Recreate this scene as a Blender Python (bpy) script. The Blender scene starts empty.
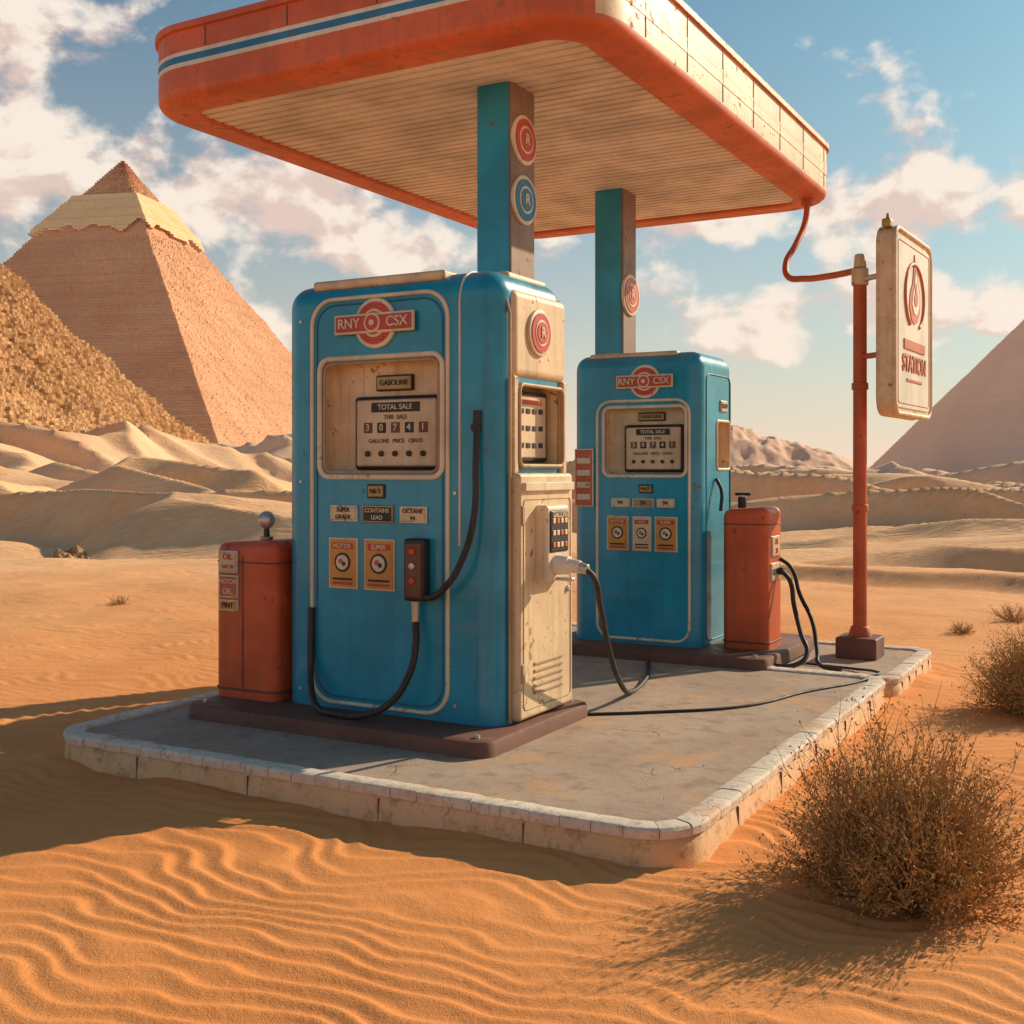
import bpy, bmesh, math, random
import numpy as np
from mathutils import Vector, Matrix
random.seed(7); rng=np.random.RandomState(5)
R=math.radians
scene=bpy.context.scene
COL=scene.collection

# ------------------------------------------------------------------ frame of the station
ANG=math.atan2(-.489,.872)
FX,FY=.586,4.035
KT=.14      # kerb top above sand
def W(x,y): return (FX+.872*x+.489*y, FY-.489*x+.872*y)

# ------------------------------------------------------------------ node helpers
class NT:
    def __init__(s,tree): s.t=tree; s.n=tree.nodes; s.l=tree.links
    def node(s,typ,**kw):
        n=s.n.new(typ)
        for k,v in kw.items(): setattr(n,k,v)
        return n
    def put(s,sock,v):
        if v is None: return
        if isinstance(v,bpy.types.NodeSocket): s.l.new(v,sock)
        else: sock.default_value=v
    def m(s,op,a,b=None,c=None,clamp=False):
        n=s.node('ShaderNodeMath',operation=op,use_clamp=clamp)
        s.put(n.inputs[0],a); s.put(n.inputs[1],b)
        if c is not None: s.put(n.inputs[2],c)
        return n.outputs[0]
    def vm(s,op,a,b=None):
        n=s.node('ShaderNodeVectorMath',operation=op); s.put(n.inputs[0],a); s.put(n.inputs[1],b)
        return n.outputs[1] if op in('DOT_PRODUCT','LENGTH') else n.outputs[0]
    def noise(s,vec,scale,detail=5,rough=.55,dist=0):
        n=s.node('ShaderNodeTexNoise'); s.put(n.inputs['Vector'],vec)
        n.inputs['Scale'].default_value=scale; n.inputs['Detail'].default_value=detail
        n.inputs['Roughness'].default_value=rough; n.inputs['Distortion'].default_value=dist
        return n.outputs[0]
    def rng(s,v,a,b,c=0.,d=1.,smooth=True):
        n=s.node('ShaderNodeMapRange'); n.interpolation_type='SMOOTHSTEP' if smooth else 'LINEAR'
        s.put(n.inputs[0],v)
        for i,q in enumerate((a,b,c,d)): n.inputs[i+1].default_value=q
        return n.outputs[0]
    def mix(s,f,a,b,mode='MIX'):
        n=s.node('ShaderNodeMix',data_type='RGBA',blend_type=mode)
        s.put(n.inputs[0],f)
        for sock,v in((n.inputs[6],a),(n.inputs[7],b)):
            if isinstance(v,(tuple,list)): v=tuple(v)+((1,) if len(v)==3 else ())
            s.put(sock,v)
        return n.outputs[2]
    def scl(s,vec,x,y,z):
        return s.vm('MULTIPLY',vec,(x,y,z))

def newmat(name):
    m=bpy.data.materials.new(name); m.use_nodes=True
    t=NT(m.node_tree); b=t.n['Principled BSDF']
    return m,t,b

def paint(name,col,wearcol,wear=.5,rough=.42,metal=0.,edge=False,dirt=.35,spot=.62,bump=.12,dirtcol=(.16,.10,.06),coat=0.):
    m,t,b=newmat(name)
    co=t.node('ShaderNodeTexCoord').outputs['Object']
    n1=t.noise(co,2.3,4,.6); n2=t.noise(co,16,5,.68)
    c=t.mix(t.rng(n1,.3,.7),tuple(x*.78 for x in col),tuple(min(1,x*1.15+.005) for x in col))
    streak=t.noise(t.scl(co,16,16,.9),1.2,4,.65)
    grime=t.m('MULTIPLY',t.rng(streak,.47,.75),dirt)
    blot=t.m('MULTIPLY',t.rng(n1,.52,.75),dirt*.6)
    c=t.mix(t.m('MAXIMUM',grime,blot),c,dirtcol)
    w=t.rng(t.m('ADD',t.m('MULTIPLY',n2,.7),t.m('MULTIPLY',n1,.3)),spot-.02,spot+.015)
    if edge:
        bv=t.node('ShaderNodeBevel',samples=2); bv.inputs[0].default_value=.016
        g=t.node('ShaderNodeNewGeometry')
        d=t.vm('DOT_PRODUCT',bv.outputs[0],g.outputs['Normal'])
        e=t.rng(t.m('SUBTRACT',1.,d),.01,.07)
        e=t.m('MULTIPLY',e,t.rng(n2,.38,.54))
        w=t.m('MAXIMUM',w,e)
    w=t.m('MULTIPLY',w,wear,clamp=True)
    c=t.mix(w,c,wearcol)
    t.put(b.inputs['Base Color'],c)
    t.put(b.inputs['Roughness'],t.m('ADD',t.m('ADD',rough,t.m('MULTIPLY',w,.3)),t.m('MULTIPLY',t.rng(n2,.3,.7),.15),clamp=True))
    b.inputs['Metallic'].default_value=metal
    b.inputs['Coat Weight'].default_value=coat
    bp=t.node('ShaderNodeBump'); bp.inputs['Strength'].default_value=bump; bp.inputs['Distance'].default_value=.01
    t.put(bp.inputs['Height'],t.m('SUBTRACT',t.m('MULTIPLY',n2,.5),t.m('MULTIPLY',w,.5)))
    t.l.new(bp.outputs[0],b.inputs['Normal'])
    return m

BLUE=paint('blue_enamel',(.002,.27,.42),(.13,.10,.07),.8,.30,edge=True,dirt=.30,spot=.625,coat=.3,dirtcol=(.03,.09,.11))
BLUE2=paint('dark_blue_enamel',(.008,.15,.25),(.10,.08,.06),.6,.4,dirt=.3)
ORANGE=paint('orange_enamel',(.62,.095,.02),(.16,.06,.035),.8,.4,edge=True,dirt=.35,spot=.61)
CANO=paint('canopy_orange_paint',(.66,.125,.035),(.30,.14,.08),.7,.45,dirt=.50,spot=.60,dirtcol=(.30,.10,.045))
CREAM=paint('cream_enamel',(.76,.55,.33),(.28,.13,.06),.9,.42,edge=True,dirt=.50,spot=.60,dirtcol=(.30,.17,.09))
CREAM2=paint('cream_trim',(.76,.62,.44),(.30,.16,.09),.8,.4,dirt=.35,spot=.61,dirtcol=(.30,.19,.11))
TAN=paint('tan_panel',(.46,.30,.18),(.2,.1,.05),.7,.5,dirt=.5)
WHITE=paint('aged_white_paint',(.76,.68,.56),(.3,.2,.13),.6,.4,dirt=.3,dirtcol=(.35,.24,.15))
SBLUE=paint('stripe_blue',(.02,.18,.34),(.2,.1,.05),.5,.45,dirt=.2)
RED=paint('red_badge_enamel',(.55,.055,.02),(.3,.12,.06),.6,.35,dirt=.2)
DARK=paint('dark_metal',(.035,.028,.024),(.2,.12,.07),.5,.45,metal=.3,dirt=.2)
BROWN=paint('rusty_base_plate',(.17,.065,.04),(.28,.12,.06),.8,.6,dirt=.5)
BRASS=paint('aged_brass',(.42,.26,.10),(.15,.09,.05),.6,.4,metal=.6,dirt=.3)
STEEL=paint('worn_steel',(.55,.52,.47),(.25,.15,.09),.5,.35,metal=.7,dirt=.3)
YELLOW=paint('sticker_yellow',(.66,.30,.06),(.3,.12,.06),.6,.5,dirt=.3)
LABEL=paint('label_red',(.56,.13,.05),(.6,.45,.3),.6,.5,dirt=.3)
PAPER=paint('dial_paper',(.74,.54,.34),(.35,.2,.1),.6,.35,dirt=.35,dirtcol=(.35,.2,.1))
CEIL=paint('canopy_ceiling',(.76,.66,.58),(.45,.32,.22),.35,.6,dirt=.14,spot=.63,dirtcol=(.42,.31,.24))
COLTAN=paint('column_side_paint',(.28,.17,.12),(.14,.07,.045),.7,.5,dirt=.5)
RUBBER=paint('black_rubber',(.016,.014,.013),(.08,.06,.05),.4,.5,dirt=.25)
PRED=paint('red_pole_paint',(.54,.10,.025),(.18,.07,.035),.8,.45,dirt=.3)

def concrete(name,c1,c2,stain,scale=1.):
    m,t,b=newmat(name)
    co=t.node('ShaderNodeTexCoord').outputs['Object']
    n1=t.noise(co,1.6*scale,5,.62); n2=t.noise(co,9*scale,6,.7); n3=t.noise(co,160,2,.6)
    c=t.mix(t.rng(n1,.3,.7),c1,c2)
    c=t.mix(t.m('MULTIPLY',t.rng(n2,.48,.70),.75),c,stain)
    c=t.mix(t.m('MULTIPLY',t.rng(n3,.5,.8),.3),c,tuple(x*.5 for x in c1))
    v=t.node('ShaderNodeTexVoronoi',feature='DISTANCE_TO_EDGE'); v.inputs['Scale'].default_value=1.1*scale
    nn=t.node('ShaderNodeTexNoise'); nn.inputs['Scale'].default_value=4; nn.inputs['Detail'].default_value=5
    t.l.new(co,nn.inputs['Vector'])
    t.put(v.inputs['Vector'],t.vm('ADD',co,t.vm('MULTIPLY',nn.outputs[1],(.5,.5,.5))))
    crack=t.m('MULTIPLY',t.rng(v.outputs[0],.010,.0),t.rng(n1,.5,.6))
    c=t.mix(t.m('MULTIPLY',crack,.6),c,(.05,.035,.025))
    c=t.mix(t.m('MULTIPLY',t.rng(t.noise(co,2.6,5,.7),.52,.68),.6),c,(.62,.32,.14))
    t.put(b.inputs['Base Color'],c); b.inputs['Roughness'].default_value=.88
    bp=t.node('ShaderNodeBump'); bp.inputs['Strength'].default_value=.5; bp.inputs['Distance'].default_value=.01
    t.put(bp.inputs['Height'],t.m('SUBTRACT',t.m('ADD',n2,t.m('MULTIPLY',n3,.35)),crack))
    t.l.new(bp.outputs[0],b.inputs['Normal'])
    return m
SLAB=concrete('forecourt_concrete',(.36,.25,.185),(.47,.34,.25),(.26,.165,.11))
KBODY=concrete('kerb_concrete',(.74,.45,.23),(.80,.54,.31),(.38,.19,.09),1.6)
KTILE=concrete('kerb_tile',(.68,.56,.45),(.78,.67,.55),(.42,.27,.17),2.5)

# ------------------------------------------------------------------ mesh helpers
def empty(name,loc,rz=0.,parent=None,scale=(1,1,1)):
    e=bpy.data.objects.new(name,None); e.location=loc; e.rotation_euler=(0,0,rz); e.empty_display_size=.2
    e.scale=scale; e.parent=parent
    COL.objects.link(e); return e
def link(name,me,mat,parent,loc=(0,0,0),rot=(0,0,0),smooth=None,wn=False):
    o=bpy.data.objects.new(name,me); COL.objects.link(o)
    if mat is not None:
        for q in (mat if isinstance(mat,(list,tuple)) else [mat]): me.materials.append(q)
    o.parent=parent; o.location=loc; o.rotation_euler=rot
    if smooth is not None:
        me.polygons.foreach_set('use_smooth',[True]*len(me.polygons))
        try: me.set_sharp_from_angle(angle=R(smooth))
        except Exception: pass
    if wn:
        md=o.modifiers.new('wn','WEIGHTED_NORMAL'); md.keep_sharp=True
    return o
def rbox(name,parent,mat,xr,yr,zr,bev=.006,seg=3,which='all',loc=(0,0,0),rot=(0,0,0)):
    bm=bmesh.new(); bmesh.ops.create_cube(bm,size=1)
    for v in bm.verts:
        v.co=Vector((xr[0]+(v.co.x+.5)*(xr[1]-xr[0]),yr[0]+(v.co.y+.5)*(yr[1]-yr[0]),zr[0]+(v.co.z+.5)*(zr[1]-zr[0])))
    zm=(zr[0]+zr[1])/2
    if which=='all': ed=bm.edges[:]
    else: ed=[e for e in bm.edges if not(e.verts[0].co.z<zm and e.verts[1].co.z<zm)]
    bmesh.ops.bevel(bm,geom=ed,offset=bev,segments=seg,profile=.5,affect='EDGES')
    bmesh.ops.recalc_face_normals(bm,faces=bm.faces[:])
    me=bpy.data.meshes.new(name); bm.to_mesh(me); bm.free()
    return link(name,me,mat,parent,loc,rot,smooth=50,wn=True)
def cyl(name,parent,mat,p0,p1,r0,r1=None,seg=28,bev=0.):
    r1=r0 if r1 is None else r1
    p0=Vector(p0);p1=Vector(p1);d=p1-p0
    bm=bmesh.new(); bmesh.ops.create_cone(bm,cap_ends=True,segments=seg,radius1=r0,radius2=r1,depth=d.length)
    if bev>0:
        ed=[e for e in bm.edges if abs(e.verts[0].co.z-e.verts[1].co.z)<1e-6]
        bmesh.ops.bevel(bm,geom=ed,offset=bev,segments=3,profile=.5,affect='EDGES')
    q=d.to_track_quat('Z','Y').to_matrix().to_4x4()
    bmesh.ops.transform(bm,matrix=Matrix.Translation((p0+p1)/2)@q,verts=bm.verts)
    me=bpy.data.meshes.new(name); bm.to_mesh(me); bm.free()
    return link(name,me,mat,parent,smooth=40)
def sphere(name,parent,mat,c,r,sc=(1,1,1)):
    bm=bmesh.new(); bmesh.ops.create_uvsphere(bm,u_segments=28,v_segments=18,radius=r)
    for v in bm.verts: v.co=Vector((v.co.x*sc[0]+c[0],v.co.y*sc[1]+c[1],v.co.z*sc[2]+c[2]))
    me=bpy.data.meshes.new(name); bm.to_mesh(me); bm.free()
    return link(name,me,mat,parent,smooth=180)
def tube(name,parent,mat,pts,r,cyclic=False,smooth=True):
    cu=bpy.data.curves.new(name,'CURVE'); cu.dimensions='3D'; cu.bevel_depth=r; cu.bevel_resolution=4; cu.resolution_u=10; cu.use_fill_caps=True
    if smooth:
        sp=cu.splines.new('BEZIER'); sp.bezier_points.add(len(pts)-1)
        for b,p in zip(sp.bezier_points,pts):
            b.co=p; b.handle_left_type=b.handle_right_type='AUTO'
    else:
        sp=cu.splines.new('POLY'); sp.points.add(len(pts)-1)
        for b,p in zip(sp.points,pts): b.co=(*p,1)
    sp.use_cyclic_u=cyclic
    cu.materials.append(mat)
    o=bpy.data.objects.new(name,cu); COL.objects.link(o); o.parent=parent; return o
def rr(x0,x1,y0,y1,r,inset=0.,n=8):
    x0+=inset;x1-=inset;y0+=inset;y1-=inset;r=max(r-inset,.004)
    out=[]
    for cx,cy,a0 in((x1-r,y0+r,-90),(x1-r,y1-r,0),(x0+r,y1-r,90),(x0+r,y0+r,180)):
        for i in range(n+1):
            a=R(a0+90*i/n); out.append((cx+r*math.cos(a),cy+r*math.sin(a)))
    return out
def frame_tube(name,parent,mat,x0,x1,z0,z1,y,corner,r,axis='y'):
    p=rr(x0,x1,z0,z1,corner,0,8)
    pts=[(a,y,b) for a,b in p] if axis=='y' else [(y,a,b) for a,b in p]
    return tube(name,parent,mat,pts,r,True,False)
def text(name,parent,mat,s,size,loc,face='front',ext=.0015,sx=1.):
    cu=bpy.data.curves.new(name,'FONT'); cu.body=s; cu.size=size; cu.extrude=ext
    cu.align_x='CENTER'; cu.align_y='CENTER'; cu.offset=size*.012
    cu.materials.append(mat)
    o=bpy.data.objects.new(name,cu); COL.objects.link(o); o.parent=parent; o.location=loc
    o.rotation_euler=(R(90),0,0) if face=='front' else (R(90),0,R(90))
    o.scale=(sx,1,1); return o
def loft(name,parent,rings,mats,segmat,capb=None,capt=None,matfn=None,smooth=35):
    bm=bmesh.new(); vs=[]
    for pts,z in rings: vs.append([bm.verts.new((x,y,z)) for x,y in pts])
    n=len(vs[0])
    for k in range(len(vs)-1):
        for i in range(n):
            j=(i+1)%n
            f=bm.faces.new((vs[k][i],vs[k][j],vs[k+1][j],vs[k+1][i])); f.material_index=segmat[k]
    if capb is not None: f=bm.faces.new(vs[0][::-1]); f.material_index=capb
    if capt is not None: f=bm.faces.new(vs[-1]); f.material_index=capt
    bm.normal_update()
    if matfn:
        for f in bm.faces: f.material_index=matfn(f,f.material_index)
    me=bpy.data.meshes.new(name); bm.to_mesh(me); bm.free()
    return link(name,me,mats,parent,smooth=smooth)

# ------------------------------------------------------------------ noise in numpy
TAB=rng.rand(256,256)*2*np.pi
def pn(x,y,seed=0):
    x=x+seed*17.31; y=y+seed*9.77
    xi=np.floor(x).astype(int); yi=np.floor(y).astype(int); fx=x-xi; fy=y-yi
    u=fx**3*(fx*(fx*6-15)+10); v=fy**3*(fy*(fy*6-15)+10)
    def g(a,b):
        t=TAB[(xi+a)&255,(yi+b)&255]; return np.cos(t)*(fx-a)+np.sin(t)*(fy-b)
    return ((g(0,0)*(1-u)+g(1,0)*u)*(1-v)+(g(0,1)*(1-u)+g(1,1)*u)*v)*1.5
def fbm(x,y,o=4,seed=0):
    s=0;a=1.
    for i in range(o): s=s+a*pn(x*2**i,y*2**i,seed+i*3); a*=.5
    return s
def sst(x,a,b):
    t=np.clip((x-a)/(b-a),0,1); return t*t*(3-2*t)
def saw(ph,up=.72):
    fr=ph-np.floor(ph); return np.where(fr<up,fr/up,(1-fr)/(1-up))
def height(x,y):
    d=np.hypot(x-.5,(y-6.5))
    z=.040*fbm(x/2.2,y/2.2,3,1)*sst(d,2.0,5)
    # wind ripples
    wx=x+.22*pn(x/.8,y/.8,11)+.08*pn(x/.26,y/.26,14); wy=y+.22*pn(x/.7,y/.7,21)+.06*pn(x/.22,y/.22,23)
    rip=saw((wx*.47+wy*.88)/.105,.66); rip=rip*rip*(2.2-1.2*rip)
    amp=.0130*(.58+.55*sst(pn(x/1.3,y/1.3,31),-.45,.35))
    z=z+amp*(rip-.5)*(1-sst(d,10,20))
    # drift of sand against the kerb
    lx=(x-FX)*.872-(y-FY)*.489; ly=(x-FX)*.489+(y-FY)*.872
    dk=np.hypot(np.maximum(np.maximum(-3.24-lx,lx-.02),0),np.maximum(np.maximum(-.03-ly,ly-4.98),0))
    z=z-.012+.032*np.exp(-(dk/.20)**2)*np.clip(.25+1.3*pn(x/.6,y/.6,77),0,1)
    # dunes: slip faces look down towards the near left, crests wander
    def dune(lx_,ly_,sd,dirx=-.62,diry=-.78,cover=-.55):
        qx=x/lx_+.70*pn(x/lx_*.8,y/ly_*.8,sd+5)+.14*pn(x/lx_*2.6,y/ly_*2.6,sd+6); qy=y/ly_+.75*pn(x/lx_*.7,y/ly_*.7,sd+8)+.14*pn(x/lx_*2.6,y/ly_*2.6,sd+9)
        s=saw(qx*dirx+qy*diry,.78); s=s**1.15
        a=sst(pn(x/lx_*.8,y/ly_*.55,sd+12),cover,.25)
        return s*a
    right=sst(x,8,40)
    z=z+sst(d,6.5,12)*(1-sst(d,22,40))*(.42*dune(6.,4.2,90,cover=-.25)-.10)*(.35+.65*sst(x,1,5))
    z=z+sst(d,11,20)*(1.35*dune(11,7.5,40,cover=-.35)-.50)
    z=z+sst(d,24,50)*(3.0*dune(26,16,50)-1.20)*(1-.25*right)
    z=z+sst(d,60,130)*(6.2*dune(64,38,60)-2.8)*(1-.35*right)
    z=z+sst(d,500,1500)*(10*dune(500,300,70)-6)
    z=z+3.2*sst(-x+.1*y,12,60)*sst(y,24,75)
    return z

# ------------------------------------------------------------------ ground sheet
def build_ground():
    ys=list(np.linspace(-70,0,24))+list(np.linspace(.15,2.3,16)); y=2.35
    while y<4200:
        ys.append(y); y+=max(.0125,.0043*y)
    ys=np.array(ys); NC=740
    u=np.linspace(-1,1,NC); t=u*(.38+.62*u*u)
    w=6.5+1.25*np.abs(ys)
    X=w[:,None]*t[None,:]; Y=np.repeat(ys[:,None],NC,1)
    Z=height(X,Y)
    co=np.stack([X,Y,Z],-1).reshape(-1,3).astype(np.float32)
    nr=len(ys); idx=np.arange(nr*NC).reshape(nr,NC)
    f=np.stack([idx[:-1,:-1],idx[:-1,1:],idx[1:,1:],idx[1:,:-1]],-1).reshape(-1).astype(np.int32)
    me=bpy.data.meshes.new('desert_sand'); me.vertices.add(len(co)); me.vertices.foreach_set('co',co.ravel())
    nf=len(f)//4; me.loops.add(len(f)); me.loops.foreach_set('vertex_index',f)
    me.polygons.add(nf); me.polygons.foreach_set('loop_start',np.arange(0,nf*4,4,dtype=np.int32))
    me.update(calc_edges=True); me.polygons.foreach_set('use_smooth',[True]*nf); me.validate()
    m,t,b=newmat('sand')
    g=t.node('ShaderNodeNewGeometry'); P=g.outputs['Position']
    n1=t.noise(P,.35,3,.6); n2=t.noise(P,3.0,4,.6); n3=t.noise(P,230,2,.6)
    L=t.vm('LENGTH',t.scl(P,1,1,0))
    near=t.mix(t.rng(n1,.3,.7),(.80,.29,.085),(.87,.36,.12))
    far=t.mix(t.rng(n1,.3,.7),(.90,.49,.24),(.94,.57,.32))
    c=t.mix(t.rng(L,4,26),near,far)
    c=t.mix(t.rng(L,40,220),c,(.93,.62,.42))  # farther sand blends paler in base colour, in place of distance haze
    c=t.mix(t.m('MULTIPLY',t.rng(n2,.35,.75),.22),c,(.66,.25,.08))
    c=t.mix(t.m('MULTIPLY',t.rng(n3,.5,.8),.35),c,(.42,.155,.05))
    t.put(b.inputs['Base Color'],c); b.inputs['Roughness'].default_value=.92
    b.inputs['Specular IOR Level'].default_value=.2
    h=t.m('ADD',t.m('MULTIPLY',n3,.0035),t.m('MULTIPLY',t.noise(P,35,3,.6),.006))
    # fine wind ripples continuing beyond the modelled ones
    dis=t.node('ShaderNodeTexNoise'); dis.inputs['Scale'].default_value=.9; dis.inputs['Detail'].default_value=3; t.l.new(P,dis.inputs['Vector'])
    wv=t.node('ShaderNodeTexWave',wave_type='BANDS',bands_direction='Y'); wv.inputs['Scale'].default_value=1.5; wv.inputs['Distortion'].default_value=1.5; wv.inputs['Detail'].default_value=2
    t.put(wv.inputs['Vector'],t.vm('ADD',P,t.vm('MULTIPLY',dis.outputs[1],(1.2,1.2,0))))
    dn=t.noise(t.scl(P,1.0,1.8,1),.7,4,.6,.6)
    h=t.m('ADD',h,t.m('MULTIPLY',t.m('ADD',t.m('MULTIPLY',dn,.10),t.m('MULTIPLY',wv.outputs[1],.011)),t.rng(L,12,26)))
    bp=t.node('ShaderNodeBump'); bp.inputs['Strength'].default_value=.7; bp.inputs['Distance'].default_value=1.
    t.put(bp.inputs['Height'],h); t.l.new(bp.outputs[0],b.inputs['Normal'])
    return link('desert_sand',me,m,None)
build_ground()

# ------------------------------------------------------------------ pyramids
def stone(name,c1,c2,c3,course,bump=.6,blk=.10,vein=.5,s1=.06,rubble=False,s2=1.3):
    m,t,b=newmat(name)
    co=t.node('ShaderNodeTexCoord').outputs['Object']
    n1=t.noise(co,s1,4,.6); n2=t.noise(co,s2,6,.78)
    c=t.mix(t.rng(n1,.35,.65),c1,c2)
    c=t.mix(t.m('MULTIPLY',t.rng(n2,.45,.7),vein),c,c3)
    if rubble:
        v=t.node('ShaderNodeTexVoronoi'); v.inputs['Scale'].default_value=1/course; t.l.new(co,v.inputs['Vector'])
        sv=t.node('ShaderNodeSeparateColor'); t.l.new(v.outputs['Color'],sv.inputs[0])
        c=t.mix(t.m('MULTIPLY',sv.outputs[0],.30),c,tuple(x*.5 for x in c3))
        c=t.mix(t.m('MULTIPLY',t.rng(v.outputs['Distance'],.40,.85),.5),c,tuple(x*.4 for x in c3))
        H=t.m('SUBTRACT',n2,t.m('MULTIPLY',v.outputs['Distance'],.9))
    else:
        sx=t.node('ShaderNodeSeparateXYZ'); t.l.new(co,sx.inputs[0])
        ln=t.m('FRACT',t.m('DIVIDE',sx.outputs[2],course))
        joint=t.rng(ln,.22,.0)
        wn=t.node('ShaderNodeTexWhiteNoise',noise_dimensions='1D'); t.put(wn.inputs['W'],t.m('FLOOR',t.m('DIVIDE',sx.outputs[2],course)))
        c=t.mix(t.m('MULTIPLY',wn.outputs[0],blk),c,tuple(x*.4 for x in c3))
        c=t.mix(t.m('MULTIPLY',joint,blk*2.2),c,tuple(x*.4 for x in c3))
        H=n2
    t.put(b.inputs['Base Color'],c); b.inputs['Roughness'].default_value=.95
    b.inputs['Specular IOR Level'].default_value=.1
    bp=t.node('ShaderNodeBump'); bp.inputs['Strength'].default_value=bump; bp.inputs['Distance'].default_value=course*.6
    t.put(bp.inputs['Height'],H); t.l.new(bp.outputs[0],b.inputs['Normal'])
    return m
def pyramid(name,loc,rz,s,h,n,m_,jit,mats,bandfn=None,lump=0.,sd=1):
    rg=np.random.RandomState(sd); V=[];F=[];MI=[]
    ring=[]; per=[]
    for side in range(4):
        for i in range(m_):
            u=-1+2*i/m_; per.append([(u,-1),(1,u),(-u,1),(-1,-u)][side])
    per=np.array(per); np_=len(per)
    for k in range(n):
        f0=k/n; hs=s*(1-f0); z0=-6*(k==0)+h*f0; z1=h*(k+1)/n
        extra,mi=(0,0) if bandfn is None else bandfn(f0)
        e=np.full(np_,float(extra))
        if mi==1:   # broken lower edge of the surviving casing
            lim=.735+.035*(.5+pn(per[:,0]*3.1+9,per[:,1]*3.1+4,sd+9))
            e=np.where(f0>lim,extra,0.)
        j=jit*(rg.rand(np_)-.5)*2*(0.2 if mi==1 else 1)
        lm=lump*pn(per[:,0]*hs/6+sd,per[:,1]*hs/6+f0*h/6,sd)+lump*.6*pn(per[:,0]*hs/2.2+sd,per[:,1]*hs/2.2+f0*h/2.2,sd+3)
        rad=1+(j+lm+e)/max(hs,1.)
        for zz in(z0,z1):
            dz=(rg.rand(np_)-.5)*h/n*.25*(1 if mi==0 else .2)
            V.append(np.column_stack([per[:,0]*hs*rad,per[:,1]*hs*rad,np.full(np_,zz)+dz]))
            ring.append((e>.01).astype(int) if mi==1 else np.zeros(np_,int))
    nv=np_; K=len(V)
    for k in range(K-1):
        rk=ring[k+1] if k%2==0 else ring[k]
        for i in range(nv):
            j=(i+1)%nv; F.append((k*nv+i,k*nv+j,(k+1)*nv+j,(k+1)*nv+i)); MI.append(int(rk[i]))
    V=np.concatenate(V).tolist()
    V.append([0,0,h]); a=len(V)-1
    for i in range(nv): F.append(((K-1)*nv+i,(K-1)*nv+(i+1)%nv,a)); MI.append(0)
    me=bpy.data.meshes.new(name); me.from_pydata(V,[],F); me.polygons.foreach_set('material_index',MI); me.update()
    return link(name,me,mats,None,loc,(0,0,rz))
ST1=stone('pyramid_limestone',(.70,.38,.23),(.78,.45,.28),(.58,.29,.17),.75,.35,.14,.45)  # stone colours lightened to stand in for haze over distance
CAS=stone('pyramid_casing',(.86,.61,.36),(.92,.68,.42),(.74,.49,.28),2.6,.25,.10,.45)
ST2=stone('rubble_limestone',(.76,.42,.20),(.84,.50,.26),(.56,.27,.12),.62,.9,rubble=True,s2=1.6)
ST3=stone('limestone_haze_tint',(.88,.63,.50),(.92,.68,.54),(.82,.57,.45),1.0,.12,.03,.3)  # pale low-contrast colours paint distance haze into the stone
def band(f):
    if .735<f<.865: return (1.4,1)
    return (0,0)
pyramid('pyramid',(-101,300,-1),R(-11.6),57,82.5,140,110,.13,[ST1,CAS],band,.28,3)
pyramid('pyramid',(-68,118,-.5),R(-16),30,36.5,100,150,.16,[ST2],None,.95,8)
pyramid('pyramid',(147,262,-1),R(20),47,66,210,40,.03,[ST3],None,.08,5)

def hills():
    nx,ny=240,70
    xs=np.linspace(10,160,nx); ys=np.linspace(330,400,ny); X,Y=np.meshgrid(xs,ys)
    env=np.exp(-((X-64)/27)**2)*17+np.exp(-((X-98)/16)**2)*6+np.exp(-((X-125)/14)**2)*2.5
    env=env*np.exp(-((Y-365)/20)**2)
    Z=env*(.95+.22*(1-np.abs(fbm(X/14,Y/14,4,5))*1.5))-3.+.12*fbm(X/3,Y/3,3,9)
    co=np.stack([X,Y,Z],-1).reshape(-1,3); idx=np.arange(nx*ny).reshape(ny,nx)
    f=np.stack([idx[:-1,:-1],idx[:-1,1:],idx[1:,1:],idx[1:,:-1]],-1).reshape(-1,4)
    me=bpy.data.meshes.new('hills'); me.from_pydata(co.tolist(),[],f.tolist()); me.update()
    link('hills',me,stone('hill_rock',(.84,.54,.38),(.90,.60,.44),(.74,.45,.31),1.,.2,.03,.4),None,smooth=60)  # hill colours brightened, aerial haze put into the base colour
hills()

def rock_mound(loc,w,h,sd):
    nx=70; xs=np.linspace(-w,w,nx); X,Y=np.meshgrid(xs,xs)
    r=np.hypot(X/w,Y/w)
    Z=h*np.clip(1-r**1.3,-.4,1)*(.8+.5*np.abs(fbm(X/w*3,Y/w*3,4,sd)))-.12
    co=np.stack([X,Y,Z],-1).reshape(-1,3); idx=np.arange(nx*nx).reshape(nx,nx)
    f=np.stack([idx[:-1,:-1],idx[:-1,1:],idx[1:,1:],idx[1:,:-1]],-1).reshape(-1,4)
    me=bpy.data.meshes.new('rock_mound'); me.from_pydata(co.tolist(),[],f.tolist()); me.update()
    link('rock_mound',me,ST2,None,loc)
def gz(x,y): return float(height(np.array([float(x)]),np.array([float(y)]))[0])
rock_mound((-8.6,22.5,gz(-8.6,22.5)-.05),1.2,.42,4)

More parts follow.
